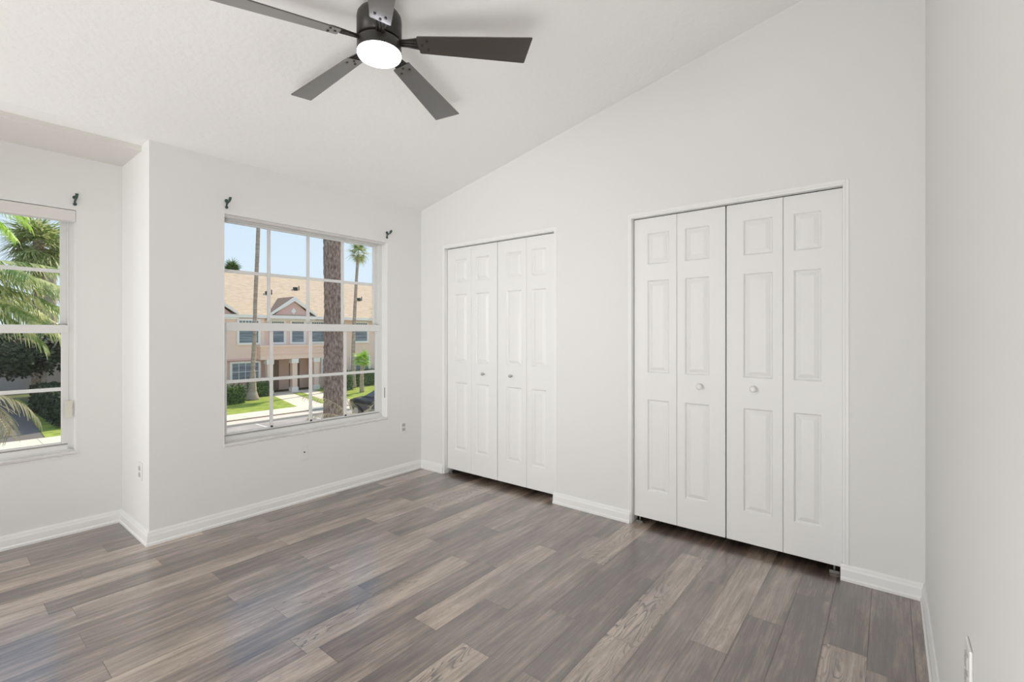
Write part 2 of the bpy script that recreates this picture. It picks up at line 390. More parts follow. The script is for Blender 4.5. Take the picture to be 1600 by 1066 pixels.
def bifold(name, ya, ym, yb, knob_y, knob_z, knob_mat, knob_r, label, pivot_y):
    """ya > ym > yb ; fold line at ym ; wide stiles are on the outer sides"""
    X = .036
    root = empty(name, (X, (ya+yb)/2, 0)); struct(root, label, 'closet door')
    cy = (ya+yb)/2
    l1 = leaf_mesh('door_leaf', ym-cy+.001, ya-cy-.001, ym-cy+.052, ya-cy-.094, root)
    l2 = leaf_mesh('door_leaf', yb-cy+.001, ym-cy-.001, yb-cy+.094, ym-cy-.052, root)
    # lighter-handled leaf carries the knob
    lf = l1 if knob_y > ym else l2
    k = MB(); r = knob_r
    k.lathe([(r*.45, 0), (r*.42, -.010), (r*.75, -.014), (r, -.020), (r, -.026), (r*.8, -.031), (r*.3, -.033)], (0, knob_y-cy, knob_z), 'x', 20)
    k.build('door_knob', knob_mat, lf)
    p = MB(); p.box(.004, .026, pivot_y-cy-.022, pivot_y-cy+.022, 0.001, .005); p.lathe([(.005, .006), (.005, .045)], (.016, pivot_y-cy, 0), 'z', 10)
    p.box(.004, .007, pivot_y-cy-.022, pivot_y-cy+.022, .005, .016)
    p.build('pivot_bracket', M['steel'], root)
    return root
bifold('door_1', -.320, -.614, -.9125, -.765, .925, M['nickel'], .013, 'white bifold closet door nearest the window corner, far closet', -.355)
bifold('door_2', -.9165, -1.218, -1.498, -1.067, .925, M['nickel'], .013, 'right white bifold door of the far closet', -1.46)
bifold('door_3', -2.124, -2.4125, -2.7045, -2.557, .942, M['trim'], .018, 'left white bifold door of the near closet', -2.16)
bifold('door_4', -2.7095, -3.008, -3.283, -2.858, .948, M['trim'], .018, 'right white bifold door of the near closet', -3.245)
for i, (y0, y1) in enumerate((O1, O2)):
    b = MB(); b.box(.045, .075, y0+.012, y1-.012, OH-.016, OH-.0115)
    b.box(.042, .045, y0+.012, y1-.012, OH-.03, OH-.0115); b.box(.075, .078, y0+.012, y1-.012, OH-.03, OH-.0115)
    struct(b.build('trim_%d' % (i+3), M['dark']), 'dark bifold track above the %s closet doors' % ('far', 'near')[i], 'door track')

# windows ---------------------------------------------------------------------
def window(name, x0, x1, z0, z1, yw, cols, zmeet, zh_up, zh_lo, label):
    root = empty(name, (x0, yw, 0)); struct(root, label, 'window')
    def P(b, nm, m, par, bevel=.0015):
        o = b.build(nm, m, par, bevel=bevel); bmesh_shift(o, (-x0, -yw, 0)); return o
    fw, yo = .030, yw
    fb = MB()   # outer frame
    fb.box(x0, x0+fw, yo+.088, yo+.15, z0, z1); fb.box(x1-fw, x1, yo+.088, yo+.15, z0, z1)
    fb.box(x0+fw, x1-fw, yo+.088, yo+.15, z1-.022, z1); fb.box(x0+fw, x1-fw, yo+.067, yo+.15, z0, z0+.054); fb.box(x0+.004, x1-.004, yo+.060, yo+.067, z0+.016, z0+.026)
    fb.box(x0, x0+fw, yo+.078, yo+.088, z0, z1); fb.box(x1-fw, x1, yo+.078, yo+.088, z0, z1)
    P(fb, 'window_frame', M['sash'], root)
    rv = MB(); rv.box(x0, x0+.002, yo-.001, yo+.078, z0+.018, z1-.002); rv.box(x1-.002, x1, yo-.001, yo+.078, z0+.018, z1-.002); rv.box(x0, x1, yo-.001, yo+.078, z1-.002, z1)
    P(rv, 'window_reveal', M['trim'], root, 0)
    gx0, gx1 = x0+.047, x1-.060
    mz0, mz1 = zmeet
    # upper sash (further out)
    gp = MB(); gp.box(x0+fw+.001, x1-fw-.001, yo+.079, yo+.10, z0+.0542, z0+.0605); P(gp, 'gap_shade_strip', M['slot'], root, 0)  # dark strip painted in for the shade of the gap below the sash
    us = MB(); ya, yb = yo+.118, yo+.140
    us.box(x0+fw, gx0, ya, yb, mz0+.01, z1-.022); us.box(gx1, x1-fw, ya, yb, mz0+.01, z1-.022)
    us.box(gx0, gx1, ya, yb, z1-.034, z1-.022); us.box(gx0, gx1, ya, yb, mz0+.012, mz1-.012)
    us = P(us, 'upper_sash', M['sash'], root)
    ls = MB(); ya, yb = yo+.078, yo+.102
    ls.box(x0+.028, gx0, ya, yb, z0+.061, mz1); ls.box(gx1, x1-.026, ya, yb, z0+.061, mz1)
    ls.box(gx0, gx1, ya, yb, z0+.061, z0+.072); ls.box(x0+.028, x1-.026, ya-.006, yb, mz0, mz1)
    ls = P(ls, 'lower_sash', M['sash'], root, .003)
    for sash, y_, za, zb, zh in ((us, yo+.122, mz1-.012, z1-.034, zh_up), (ls, yo+.082, z0+.070, mz0, zh_lo)):
        g = MB(); w_ = .0115
        xs = [gx0+(gx1-gx0)*i/cols for i in range(1, cols)]
        for xx in xs: g.box(xx-w_, xx+w_, y_, y_+.012, za, zb)
        xs2 = [gx0]+xs+[gx1]
        for q in range(cols): g.box(xs2[q]+(w_ if q else 0), xs2[q+1]-(w_ if q < cols-1 else 0), y_+.001, y_+.011, zh-w_, zh+w_)
        P(g, 'muntin_grid', M['sash'], sash)
        pn = MB(); pn.box(gx0-.004, gx1+.004, y_+.013, y_+.016, za-.004, zb+.004)
        P(pn, 'window_pane', M['glass'], sash, 0)
        c = MB()
        for xx in xs: c.box(xx-.009, xx+.009, y_-.003, y_, za, za+.010); c.lathe([(.007, 0), (.007, .012)], (xx, y_-.002, za), 'z', 8)
        P(c, 'grid_clips', M['clip'], sash, 0)
    # marble sill with a lumpy painted lower edge
    rnd = random.Random(3)
    bm = bmesh.new(); N_ = 60; prof = lambda i: rnd.uniform(-.0035, .003)
    xs = [x0-.002+(x1-x0+.004)*i/N_ for i in range(N_+1)]; rr = []
    for x in xs:
        j = prof(x); rr.append([bm.verts.new(q) for q in ((x, yo+.085, z0+.018), (x, yo-.004, z0+.018), (x, yo-.010, z0+.013), (x, yo-.008+j*.5, z0+.002+j), (x, yo-.0005, z0-.003+j), (x, yo+.085, z0-.003))])
    for a, c in zip(rr, rr[1:]):
        for k in range(6): f = bm.faces.new((a[k], a[(k+1) % 6], c[(k+1) % 6], c[k]))
    bm.faces.new(rr[0][::-1]); bm.faces.new(rr[-1])
    mb = MB(); mb.bm.free(); mb.bm = bm
    P(mb, 'window_sill', M['sill'], root, 0)
    return root
def bmesh_shift(o, v):
    o.data.transform(Matrix.Translation(Vector(v)))
w1 = window('window_1', WX0, WX1, WZ0, WZ1, 0, 4, (1.288, 1.346), 1.705, .937, 'large white single hung grid window looking onto the townhouse')
w2 = window('window_2', LX0, LX1, LZ0, LZ1, E_, 3, (1.272, 1.325), 1.672, .914, 'left white grid window in the bay looking onto palm fronds')
# hardware seen on the right jambs
b = MB(); b.box(-.3925, -.3889, .030, .042, .70, .79); bb = b.build('jamb_slot', M['slot'], w1); bmesh_shift(bb, (-WX0, 0, 0))
b = MB(); b.box(LX1-.046, LX1-.012, E_+.048, E_+.060, .733, .838); b.tube([(LX1-.029, E_+.054, .836), (LX1-.029, E_+.054, 1.99)], .0018, 6)
cord_ = b
b = MB(); b.box(LX0+.003, LX1-.003, E_+.004, E_+.070, 1.985, 2.055)
rs = b.build('shade_headrail', M['shade'], bevel=.003); tag(rs, 'beige roller shade headrail across the top of the left window', 'window shade')
cord_.build('shade_cord', M['cord'], rs)
b = MB(); b.box(WX0+.004, WX1-.004, .030, .062, 2.056, 2.073); b.box(WX0+.004, WX1-.004, .026, .030, 2.060, 2.073)
rs = b.build('shade_headrail', M['shade'], bevel=.002); tag(rs, 'thin empty shade track across the top of the large window', 'window shade')

# curtain rod hooks --------------------------------------------------------------
def hook(loc, label, flip=1):
    r = empty('curtain_rod_bracket', loc); tag(r, label, 'curtain bracket', 'curtain rod brackets above the windows')
    b = MB(); b.lathe([(.006, 0), (.012, -.003), (.012, -.007), (.005, -.010)], (0, 0, .012), 'y', 14)
    b.lathe([(.005, 0), (.010, -.003), (.010, -.007), (.004, -.010)], (0, 0, -.030), 'y', 14)
    b.tube([(0, -.004, .012), (0, -.006, -.008), (0, -.004, -.030)], .005, 8)
    b.build('wall_plate', M['hook'], r)
    b = MB(); b.tube([(0, -.005, -.012), (0, -.028, -.002), (0, -.052, .002), (0, -.064, .012), (0, -.066, .026)], [.005, .006, .006, .007, .009], 8)
    b.tube([(0, -.050, .003), (0, -.048, .020)], [.005, .006], 8)
    b.build('hook_arm', M['hook'], r)
    return r
hook((-1.690, 0, 2.145), 'dark green curtain rod bracket above the left end of the large window')
hook((-.395, 0, 2.148), 'dark green curtain rod bracket above the right end of the large window')
hook((-2.352, E_, 2.125), 'dark green curtain rod bracket above the left bay window')

# outlets -------------------------------------------------------------------------
def outlet(loc, rz, label, kind='duplex', w_=.070, h_=.114):
    nm = 'wall_outlet' if kind == 'duplex' else 'cable_wall_plate'
    r = empty(nm, loc, rz); tag(r, label, 'outlet' if kind == 'duplex' else 'wall plate')
    b = MB(); b.box(-w_/2, w_/2, -.006, 0, -h_/2, h_/2); b.build('cover_plate', M['plate'], r, bevel=.003)
    if kind == 'duplex':
        for z in (-.020, .020):
            b = MB(); b.box(-.017, .017, -.0085, -.005, z-.0145, z+.0145); q = b.build('receptacle', M['recept'], r, bevel=.003)
            b = MB(); b.box(-.0085, -.0055, -.0092, -.0083, z-.006, z+.007); b.box(.0055, .0085, -.0092, -.0083, z-.005, z+.006); b.lathe([(.003, -.0083), (.003, -.0092)], (0, 0, z-.010), 'y', 10)
            b.build('socket_slot', M['slot'], q)
    else:
        b = MB(); b.lathe([(.0048, -.005), (.0048, -.013)], (.004, 0, .004), 'y', 12); b.build('coax_jack', M['clip'], r)
    return r
outlet((-1.156, 0, .368), 0, 'blank white cable plate with a small dark jack under the large window', 'coax')
outlet((-.212, 0, .416), 0, 'white duplex outlet right of the large window near the corner')
outlet((-A, .169, .414), -PI/2, 'white duplex outlet on the narrow bay return wall')
outlet((-1.605, -D, .560), PI, 'white outlet plate low on the right wall at the frame edge')

# ceiling fan ---------------------------------------------------------------------
FX, FY, TH0 = -1.709, -1.708, -.9226
fan = empty('ceiling_fan', (FX, FY, zc(FY))); tag(fan, 'dark five blade ceiling fan with round lit lens on the sloped ceiling', 'ceiling fan')
zt = zc(FY)
def fz(z): return z - zt
b = MB(); b.lathe([(.088, fz(2.566)), (.0965, fz(2.569)), (.0965, fz(2.655)), (.094, fz(2.670)), (.086, fz(2.682)), (.06, fz(2.687)), (.03, fz(2.690))], n=64)
b.build('motor_housing', M['fanblk'], fan)
b = MB(); b.lathe([(.07, fz(2.566)), (.07, fz(2.559)), (.092, fz(2.558)), (.0955, fz(2.555)), (.0955, fz(2.512)), (.094, fz(2.509)), (.06, fz(2.509))], n=64)
b.build('light_housing', M['fanblk'], fan)
b = MB(); b.lathe([(.0935, fz(2.512)), (.0945, fz(2.508)), (.0945, fz(2.499)), (.091, fz(2.493)), (.080, fz(2.489)), (.05, fz(2.486)), (.02, fz(2.485))], n=64)
b.build('light_lens', M['lens'], fan)
b = MB(); b.lathe([(.013, fz(2.69)), (.013, -.01)], n=20); b.build('downrod', M['fanblk'], fan)
b = MB(); b.lathe([(.025, -.050), (.045, -.044), (.060, -.018), (.062, .012)], n=32); b.build('ceiling_canopy', M['fanblk'], fan)
b = MB(); b.tube([(-.050, -.02, fz(2.684)), (-.062, -.026, fz(2.70)), (-.060, -.026, fz(2.715)), (-.045, -.022, fz(2.728)), (-.012, -.008, fz(2.735))], .0018, 6); b.build('hanging_wire', M['clip'], fan)
zb = fz(2.555)
for k in range(5):
    a = TH0 + k*2*PI/5
    R_ = Matrix.Rotation(a, 4, 'Z') @ Matrix.Rotation(.0647, 4, 'Y') @ Matrix.Rotation(-.261, 4, 'X')
    T_ = Matrix.Translation((0, 0, zb))
    out_ = [(.172, -.040), (.178, -.044), (.672, -.067), (.676, -.064), (.642, .066), (.638, .068), (.178, .044), (.174, .040)]
    b = MB(); b.prism([(x, y, -.0025) for x, y in out_], (0, 0, .005))
    bl = b.build('fan_blade', M['blade'], fan, bevel=.001); bl.data.transform(T_ @ R_)
    b = MB()
    b.prism([(.080, -.018, .003), (.120, -.020, .003), (.205, -.036, .003), (.232, -.026, .003), (.232, .026, .003), (.205, .036, .003), (.120, .020, .003), (.080, .018, .003)], (0, 0, .004))
    for yy in (-.014, 0, .014): b.tube([(.085, yy*.7, .001), (.168, yy*1.2, 0)], [.0042, .0022], 6)
    for x, y in ((.214, -.022), (.214, .022), (.190, .0)): b.lathe([(.0055, -.0055), (.0055, -.0025)], (x, y, 0), 'z', 12)
    br = b.build('blade_bracket', M['fanblk'], fan); br.data.transform(T_ @ R_)

# ------------------------------------------------------------------ outside
G = -2.9
M['grass'] = mat('lawn', (.22, .29, .05), .9, spec=.1, bump=(60, .5, .05, 6), var=((3, 3, 3), (.42, .46, .10), .35, .7))
M['conc'] = mat('sidewalk_concrete', (.80, .68, .54), .9, spec=.1, var=((1.5, 1.5, 1.5), (.70, .60, .48), .4, .7))
M['curb'] = mat('curb_concrete', (.66, .57, .48), .9, spec=.1)
M['asph'] = mat('asphalt', (.36, .31, .285), .95, spec=.1, bump=(80, .3, .01, 4), var=((.8, 2.5, 1), (.46, .41, .375), .4, .65))
M['drive'] = mat('driveway_asphalt', (.19, .165, .145), .95, spec=.1)
M['mulch'] = mat('mulch', (.20, .12, .07), .95, spec=.1, bump=(40, .6, .05, 5))
M['stucco'] = mat('peach_stucco', (.92, .68, .56), .9, spec=.1, bump=(25, .2, .01, 3))
M['stucco2'] = mat('rose_stucco', (.78, .52, .45), .9, spec=.1)
M['white'] = mat('white_stucco_trim', (.92, .86, .79), .8, spec=.1)
M['roof'] = mat('tan_shingles', (.54, .40, .28), .95, spec=.05, var=((2.5, 9, 9), (.68, .53, .39), .35, .7))
M['roofdk'] = mat('brown_and_shaded_shingles', (.30, .22, .17), .95, spec=.05)  # gable copy of the tan shingles, shade painted in; plain brown on garage
M['brown'] = mat('brown_door', (.30, .20, .13), .6)
M['wglass'] = mat('dark_window_glass', (.10, .13, .15), .15, spec=.8, var=((.5, .5, 9), (.22, .26, .28), .4, .6))
M['bark'] = mat('palm_bark', (.17, .105, .075), .95, spec=.1, bump=(14, 1.0, .06, 8), var=((24, 24, 9), (.46, .34, .27), .35, .70))
M['barkl'] = mat('pale_palm_bark', (.36, .28, .21), .95, spec=.1, bump=(12, .5, .03, 5), var=((2, 2, 12), (.52, .43, .34), .35, .7))
M['leafd'] = mat('hedge_leaf', (.035, .075, .02), .6, trans=.2, var=((9, 9, 9), (.26, .38, .10), .42, .66))
M['leafdk'] = mat('dark_tree_leaf', (.022, .040, .014), .7, trans=.15, var=((5, 5, 5), (.10, .12, .04), .45, .75))
M['frond'] = mat('palm_frond', (.16, .25, .05), .45, trans=.35, var=((4, 4, 4), (.66, .66, .30), .42, .60))
M['frondd'] = mat('dry_palm_frond', (.30, .27, .13), .6, trans=.3, var=((4, 4, 4), (.50, .44, .28), .40, .66))
M['frondb'] = mat('bright_palm_frond', (.28, .50, .04), .45, trans=.45, var=((4, 4, 4), (.55, .70, .12), .40, .66))

def ground(name, pts, z, m, label, cat, th=.05):
    b = MB(); b.prism([(x, y, z-th) for x, y in pts], (0, 0, th)); return struct(b.build(name, m), label, cat)
ground('ground', [(-60, 1.0), (90, 1.0), (90, 150), (-60, 150)], G-.06, mat('far_ground', (.12, .14, .05), .95, spec=.1, var=((.3, .3, .3), (.20, .17, .10), .4, .6)), 'rough green ground around the houses', 'ground', .3)
ground('road', [(-25, 1.5), (60, 1.5), (60, 19.6), (-25, 19.6)], G-.02, M['asph'], 'grey brown parking lane below the windows', 'road')
b = MB(); b.box(-25, 60, 19.6, 19.85, G-.1, G+.08); b.box(-25, 60, 19.85, 20.75, G-.1, G+.03)
struct(b.build('kerb', M['curb'], bevel=.02), 'pale concrete kerb along the parking lane', 'kerb')
ground('verge_strip', [(-25, 20.75), (60, 20.75), (60, 21.1), (-25, 21.1)], G, M['mulch'], 'thin brown strip between kerb and sidewalk', 'strip')
b = MB()
for i in range(-14, 32): b.box(i*1.8+.01, i*1.8+1.79, 21.1, 22.8, G-.1, G+.03)
b.box(-25, 58, 21.12, 22.78, G-.1, G+.018)
struct(b.build('sidewalk', M['conc']), 'cream concrete sidewalk across the street', 'sidewalk')
ground('lawn', [(1.1, 22.8), (10.5, 22.8), (11.95, 28.9), (11.4, 30.0), (1.1, 30.0)], G+.03, M['grass'], 'bright green lawn left of the entrance path', 'lawn')
ground('lawn', [(12.05, 22.95), (12.55, 22.95), (13.95, 28.9), (13.35, 28.9)], G+.045, M['grass'], 'narrow grass strip between the two entrance paths', 'lawn')
ground('lawn', [(14.0, 22.8), (34, 22.8), (34, 30.3), (15.4, 30.3)], G+.03, M['grass'], 'bright green lawn right of the entrance paths', 'lawn')
ground('path', [(10.5, 22.8), (14.0, 22.8), (15.4, 30.4), (11.4, 30.4), (11.95, 28.9)], G+.02, M['conc'], 'cream entrance path to the porch doors', 'path')
ground('driveway', [(-6, 22.8), (.22, 22.8), (.75, 34), (.75, 44), (-6, 44)], G+.02, M['drive'], 'dark asphalt driveway beside the hedge', 'driveway')
ground('lawn', [(.24, 22.8), (1.1, 22.8), (1.1, 40), (1.0, 40)], G+.03, M['grass'], 'sunlit grass edge beside the driveway', 'lawn')
for i, x in enumerate((6.81, 9.4, 12.0)):
    b = MB(); b.box(x-.05, x+.05, 15.0, 19.45, G-.02, G-.012); struct(b.build('parking_stripe', mat('stripe_paint', (.72, .66, .58), .9)), ['left', 'middle', 'right'][i]+' white parking stripe on the lane', 'stripe')

# townhouse --------------------------------------------------------------------------
HY = 30.36
H = empty('townhouse', (13.9, HY, G)); tag(H, 'two storey peach townhouse with tan shingle roof across the street', 'building')
def hp(b, name, m, parent=H, bevel=0):
    o = b.build(name, m, parent, bevel=bevel)
    off = Vector((13.9, HY, G)); p_ = parent
    o.data.transform(Matrix.Translation(-off)); return o
b = MB()
b.box(6.4, 34, HY+.25, 42, -.55, 2.45)                 # upper storey
b.box(6.4, 11.7, HY+.25, 42, G, -.55); b.box(16.2, 34, HY+.25, 42, G, -.55); b.box(11.7, 16.2, HY+1.5, 42, G, -.55)
hp(b, 'wall', M['stucco'])
b = MB(); b.box(7.0, 11.95, HY-.25, HY+.25, -.45, 2.35); hp(b, 'bay', M['stucco'])
b = MB(); b.box(7.15, 11.85, HY-.1, HY+.25, G, -.45); b.box(7.0, 11.95, HY-.32, HY+.25, -.52, -.40); hp(b, 'lower_bay', M['stucco2'])
b = MB(); b.box(11.5, 16.05, HY-.7, HY+.25, -.52, .40); b.box(11.42, 16.13, HY-.8, HY+.25, .34, .47); b.box(11.46, 16.09, HY-.76, HY+.25, .08, .14); b.box(11.46, 16.09, HY-.76, HY+.25, -.16, -.10)
hp(b, 'porch_entablature', M['stucco'])
for x in (11.98, 13.72, 15.36):
    b = MB(); b.box(x, x+.36, HY-.62, HY-.26, G, -.52); c_ = hp(b, 'porch_column', M['stucco'])
    b = MB(); b.box(x-.07, x+.43, HY-.69, HY-.19, -.85, -.52); hp(b, 'column_capital', M['white'], c_, .015); b = MB(); b.box(x-.06, x+.42, HY-.68, HY-.20, G, G+.35); hp(b, 'column_base', M['white'], c_, .015)
for x in (12.96, 14.53):
    b = MB(); b.box(x, x+.78, HY+1.44, HY+1.52, G, -.72); d_ = hp(b, 'front_door', M['brown'])
    b = MB()
    for zz in (G+.25, G+1.15): b.box(x+.12, x+.66, HY+1.43, HY+1.445, zz, zz+.7)
    hp(b, 'door_panel', M['brown'], d_, .01)
def hwin(x0, x1, z0, z1, y, cols=2, rows_=2, fr=.14):
    up = rows_ == 5
    b = MB()
    b.box(x0-fr, x0, y-.07, y+.02, z0-fr, z1+fr); b.box(x1, x1+fr, y-.07, y+.02, z0-fr, z1+fr); b.box(x0, x1, y-.07, y+.02, z1, z1+fr); b.box(x0, x1, y-.09, y+.02, z0-fr, z0)
    f = hp(b, 'window_frame', M['white'])
    b = MB(); b.box(x0, x1, y-.025, y+.0, z0, z1); hp(b, 'window_pane', M['wglass'], f)
    b = MB()
    if up: b.box(x0, x1, y-.04, y-.025, z1-.34, z1-.29)
    for i in range(1, 6 if up else cols): xx = x0+(x1-x0)*i/(6 if up else cols); b.box(xx-.015, xx+.015, y-.04, y-.025, z1-.29 if up else z0, z1)
    for i in range(1, 1 if up else rows_): zz = z0+(z1-z0)*i/rows_; b.box(x0, x1, y-.04, y-.025, zz-.015, zz+.015)
    hp(b, 'window_muntin', M['white'], f)
hwin(10.32, 11.52, .65, 2.12, HY-.25, 3, 5); hwin(7.6, 9.0, .65, 2.12, HY-.25, 3, 5)
for x0, x1 in ((12.67, 13.5), (14.1, 14.98), (15.62, 16.7), (19.26, 20.44), (22.6, 23.8), (25.5, 26.7)): hwin(x0, x1, .65, 2.12, HY+.25, 3, 5, .17)
hwin(9.95, 11.6, -1.85, -.72, HY-.1, 4, 2); hwin(7.6, 9.0, -1.85, -.72, HY-.1, 3, 2)
for x0, x1 in ((16.5, 18.0), (19.0, 20.6), (23, 24.6)): hwin(x0, x1, -1.9, -.7, HY+.25, 4, 2)
b = MB(); b.box(12.30, 15.75, HY-.05, HY+.26, 2.20, 2.52); b.box(12.2, 15.85, HY-.12, HY+.26, 2.44, 2.55); hp(b, 'white_frieze', M['white'])
b = MB(); b.box(6.6, 10.3, HY-.35, HY+.26, 2.2, 2.5)
hp(b, 'white_frieze', M['white'])
ROOFP = (HY-.35, 2.50, 36.6, 5.98)
b = MB(); y0, z0, y1, z1 = ROOFP
b.prism([(6, y0, z0), (6, y1, z1), (6, 43, z0), (6, 43, z0-.12), (6, y1, z1-.14), (6, y0, z0-.12)], (29, 0, 0)); hp(b, 'roof', M['roof'])
b = MB(); b.box(5.95, 35, y0-.06, y0+.03, z0-.18, z0+.03); hp(b, 'fascia', M['white'])
def roofz(y): return z0+(y-y0)*(z1-z0)/(y1-y0)
def gable(cx, hw, za, zf, yf, window_=True):
    ap = Vector((cx, yf, za)); ft = zf
    yb = y0+(za-z0)/(z1-z0)*(y1-y0)      # where its ridge meets the main roof
    yb2 = y0+max(0, (ft-z0))/(z1-z0)*(y1-y0)
    b = MB()
    for sgn in (-1, 1):
        foot = Vector((cx+sgn*hw, yf, ft)); th = Vector((0, 0, .07))
        p = [ap, foot, Vector((foot.x, yb2+.2, ft)), Vector((cx, yb, za))]
        vs = p+[q+th for q in p]
        bm_ = [b.bm.verts.new(q) for q in vs]
        for f in ((0,1,2,3),(7,6,5,4),(0,4,5,1),(1,5,6,2),(2,6,7,3),(3,7,4,0)): b.bm.faces.new([bm_[i] for i in f])
    hp(b, 'gable_roof', M['roofdk'])
    b = MB()
    for sgn in (-1, 1):
        foot = Vector((cx+sgn*hw, yf, ft)); dirn = (foot-ap).normalized(); nrm = Vector((0, 0, -1))*.26
        b.prism([ap+Vector((0, 0, .05)), foot+Vector((0, 0, .05)), foot+Vector((0, 0, -.10)), ap+nrm], (0, -.12, 0))
    hp(b, 'gable_rake', M['white'])
    b = MB(); b.prism([(cx-hw*.86, yf+.12, ft-.12), (cx+hw*.86, yf+.12, ft-.12), (cx, yf+.12, za-.2)], (0, .5, 0)); tw = hp(b, 'gable_wall', M['stucco2'])
    if window_:
        b = MB(); r = .22; b.prism([(cx-r*.85, yf+.06, za-.98), (cx, yf+.06, za-.98-r*1.15), (cx+r*.85, yf+.06, za-.98), (cx, yf+.06, za-.98+r*1.15)], (0, .06, 0)); hp(b, 'diamond_vent', M['white'], tw, .02)
gable(14.03, 1.72, 3.86, 2.60, HY-.25)
gable(8.5, 1.72, 3.86, 2.60, HY-.35)
for x, y in ((13.6, 33.3), (16.3, 34.4), (21.4, 33.2)):
    zz = roofz(y); b = MB(); b.box(x-.14, x+.14, y-.12, y+.12, zz-.1, zz+.22); b.tube([(x+.3, y, zz), (x+.3, y, zz+.35)], .04, 8); hp(b, 'roof_vent', M['clip'])

# vegetation ---------------------------------------------------------------------------
def leaf_quads(bm, c, r, n_, size, rnd, flat=1.0, shell=.55):
    for _ in range(n_):
        d = Vector((rnd.gauss(0, 1), rnd.gauss(0, 1), rnd.gauss(0, 1))).normalized()
        p = Vector(c)+Vector((d.x*r[0], d.y*r[1], d.z*r[2]*flat))*(shell+(1-shell)*rnd.random())
        u = Vector((rnd.gauss(0, 1), rnd.gauss(0, 1), rnd.gauss(0, .6))).normalized(); v = u.cross(d); v = v.normalized() if v.length > .01 else Vector((0, 0, 1))
        s_ = size*rnd.uniform(.6, 1.3)
        bm.faces.new([bm.verts.new(q) for q in (p-u*s_, p-v*s_*.5, p+u*s_, p+v*s_*.5)])
def hedge(x0, x1, y0, y1, z1, label, seed, m=None, dens=170, size=.07, name='hedge', cat='hedge'):
    rnd = random.Random(seed); b = MB(); b.box(x0+.08, x1-.08, y0+.08, y1-.08, G, z1-.08)
    lx, ly, h = x1-x0, y1-y0, z1-G
    area = lx*ly+2*h*(lx+ly); n_ = int(area*dens)
    for _ in range(min(n_, 9000)):
        k = rnd.random()*area
        if k < lx*ly: p = Vector((rnd.uniform(x0, x1), rnd.uniform(y0, y1), z1)); d = Vector((0, 0, 1))
        elif k < lx*ly+lx*h*2: s_ = rnd.random() < .75; p = Vector((rnd.uniform(x0, x1), y0 if s_ else y1, rnd.uniform(G, z1))); d = Vector((0, -1 if s_ else 1, 0))
        else: s_ = rnd.random() < .6; p = Vector((x0 if s_ else x1, rnd.uniform(y0, y1), rnd.uniform(G, z1))); d = Vector((-1 if s_ else 1, 0, 0))
        p += d*rnd.uniform(-.08, .08)+Vector((0, 0, rnd.uniform(-.05, .06)))
        u = Vector((rnd.gauss(0, 1), rnd.gauss(0, 1), rnd.gauss(0, 1))).normalized(); v = u.cross(d+Vector((rnd.gauss(0, .4), rnd.gauss(0, .4), rnd.gauss(0, .4)))).normalized()
        s_ = size*rnd.uniform(.6, 1.3)
        b.bm.faces.new([b.bm.verts.new(q) for q in (p-u*s_, p-v*s_*.55, p+u*s_, p+v*s_*.55)])
    return tag(b.build(name, m or M['leafd'], recalc=False), label, cat)
hedge(7.2, 9.25, 26.5, 27.3, G+1.05, 'clipped green hedge on the lawn left of the slim palm', 1)
hedge(10.6, 11.9, 28.7, 29.6, G+.95, 'dark green hedge in front of the porch under the left window', 2)
hedge(15.7, 17.0, 27.3, 28.2, G+1.05, 'dark hedge right of the porch behind the thick palm trunk', 3)
hedge(17.2, 23.5, 29.0, 29.8, G+1.2, 'long dark hedge along the right part of the townhouse', 4)
hedge(.95, 3.2, 24.9, 33.0, G+1.35, 'long dark hedge beside the driveway seen through the left window', 5, M['leafdk'], dens=90, size=.12)

def ribbon(bm, p0, d, up, L_, w0, droop, seg=3, w1=0.0):
    """narrow leaflet bending down"""
    side = d.cross(up); side = side.normalized() if side.length > .01 else Vector((1, 0, 0))
    prev = None; p = Vector(p0); dd = Vector(d)
    for i in range(seg+1):
        t = i/seg; w_ = w0*(1-t)+w1*t
        a, c = bm.verts.new(p-side*w_), bm.verts.new(p+side*w_)
        if prev: bm.faces.new((prev[0], prev[1], c, a))
        prev = (a, c); dd = (dd+Vector((0, 0, -droop/seg))).normalized(); p = p+dd*(L_/seg)
def fan_leaf(bm, base, d, pet, R, rnd, n_=18, droop=.5, w=.03):
    """petiole then a fan of blades"""
    d = d.normalized(); up = Vector((0, 0, 1)); side = d.cross(up); side = side.normalized() if side.length > .05 else Vector((1, 0, 0)); nn = side.cross(d).normalized()
    tip = base+d*pet+Vector((0, 0, -pet*.12))
    a = [base-side*.02, base+side*.02, tip+side*.015, tip-side*.015]; bm.faces.new([bm.verts.new(q) for q in a])
    for k in range(n_):
        th = (k/(n_-1)-.5)*math.radians(250)
        dd = (d*math.cos(th)+side*math.sin(th)+nn*rnd.uniform(-.12, .12)).normalized()
        ribbon(bm, tip, dd, nn, R*(1-.25*abs(k/(n_-1)-.5)*2)*rnd.uniform(.85, 1.1), w, droop*rnd.uniform(.6, 1.5), 4, .004)
def fan_crown(c, n_, pet, R, rnd, lo=-70, hi=80, w=.03, droop=.5, blades=18):
    bm = bmesh.new()
    for i in range(n_):
        el_ = math.radians(hi-(hi-lo)*(i+.5)/n_+rnd.uniform(-8, 8)); a = i*2.39996+rnd.uniform(-.2, .2)
        d = Vector((math.cos(a)*math.cos(el_), math.sin(a)*math.cos(el_), math.sin(el_)))
        fan_leaf(bm, Vector(c), d, pet*rnd.uniform(.8, 1.15), R*rnd.uniform(.85, 1.15), rnd, blades, droop, w)
    mb = MB(); mb.bm.free(); mb.bm = bm; return mb
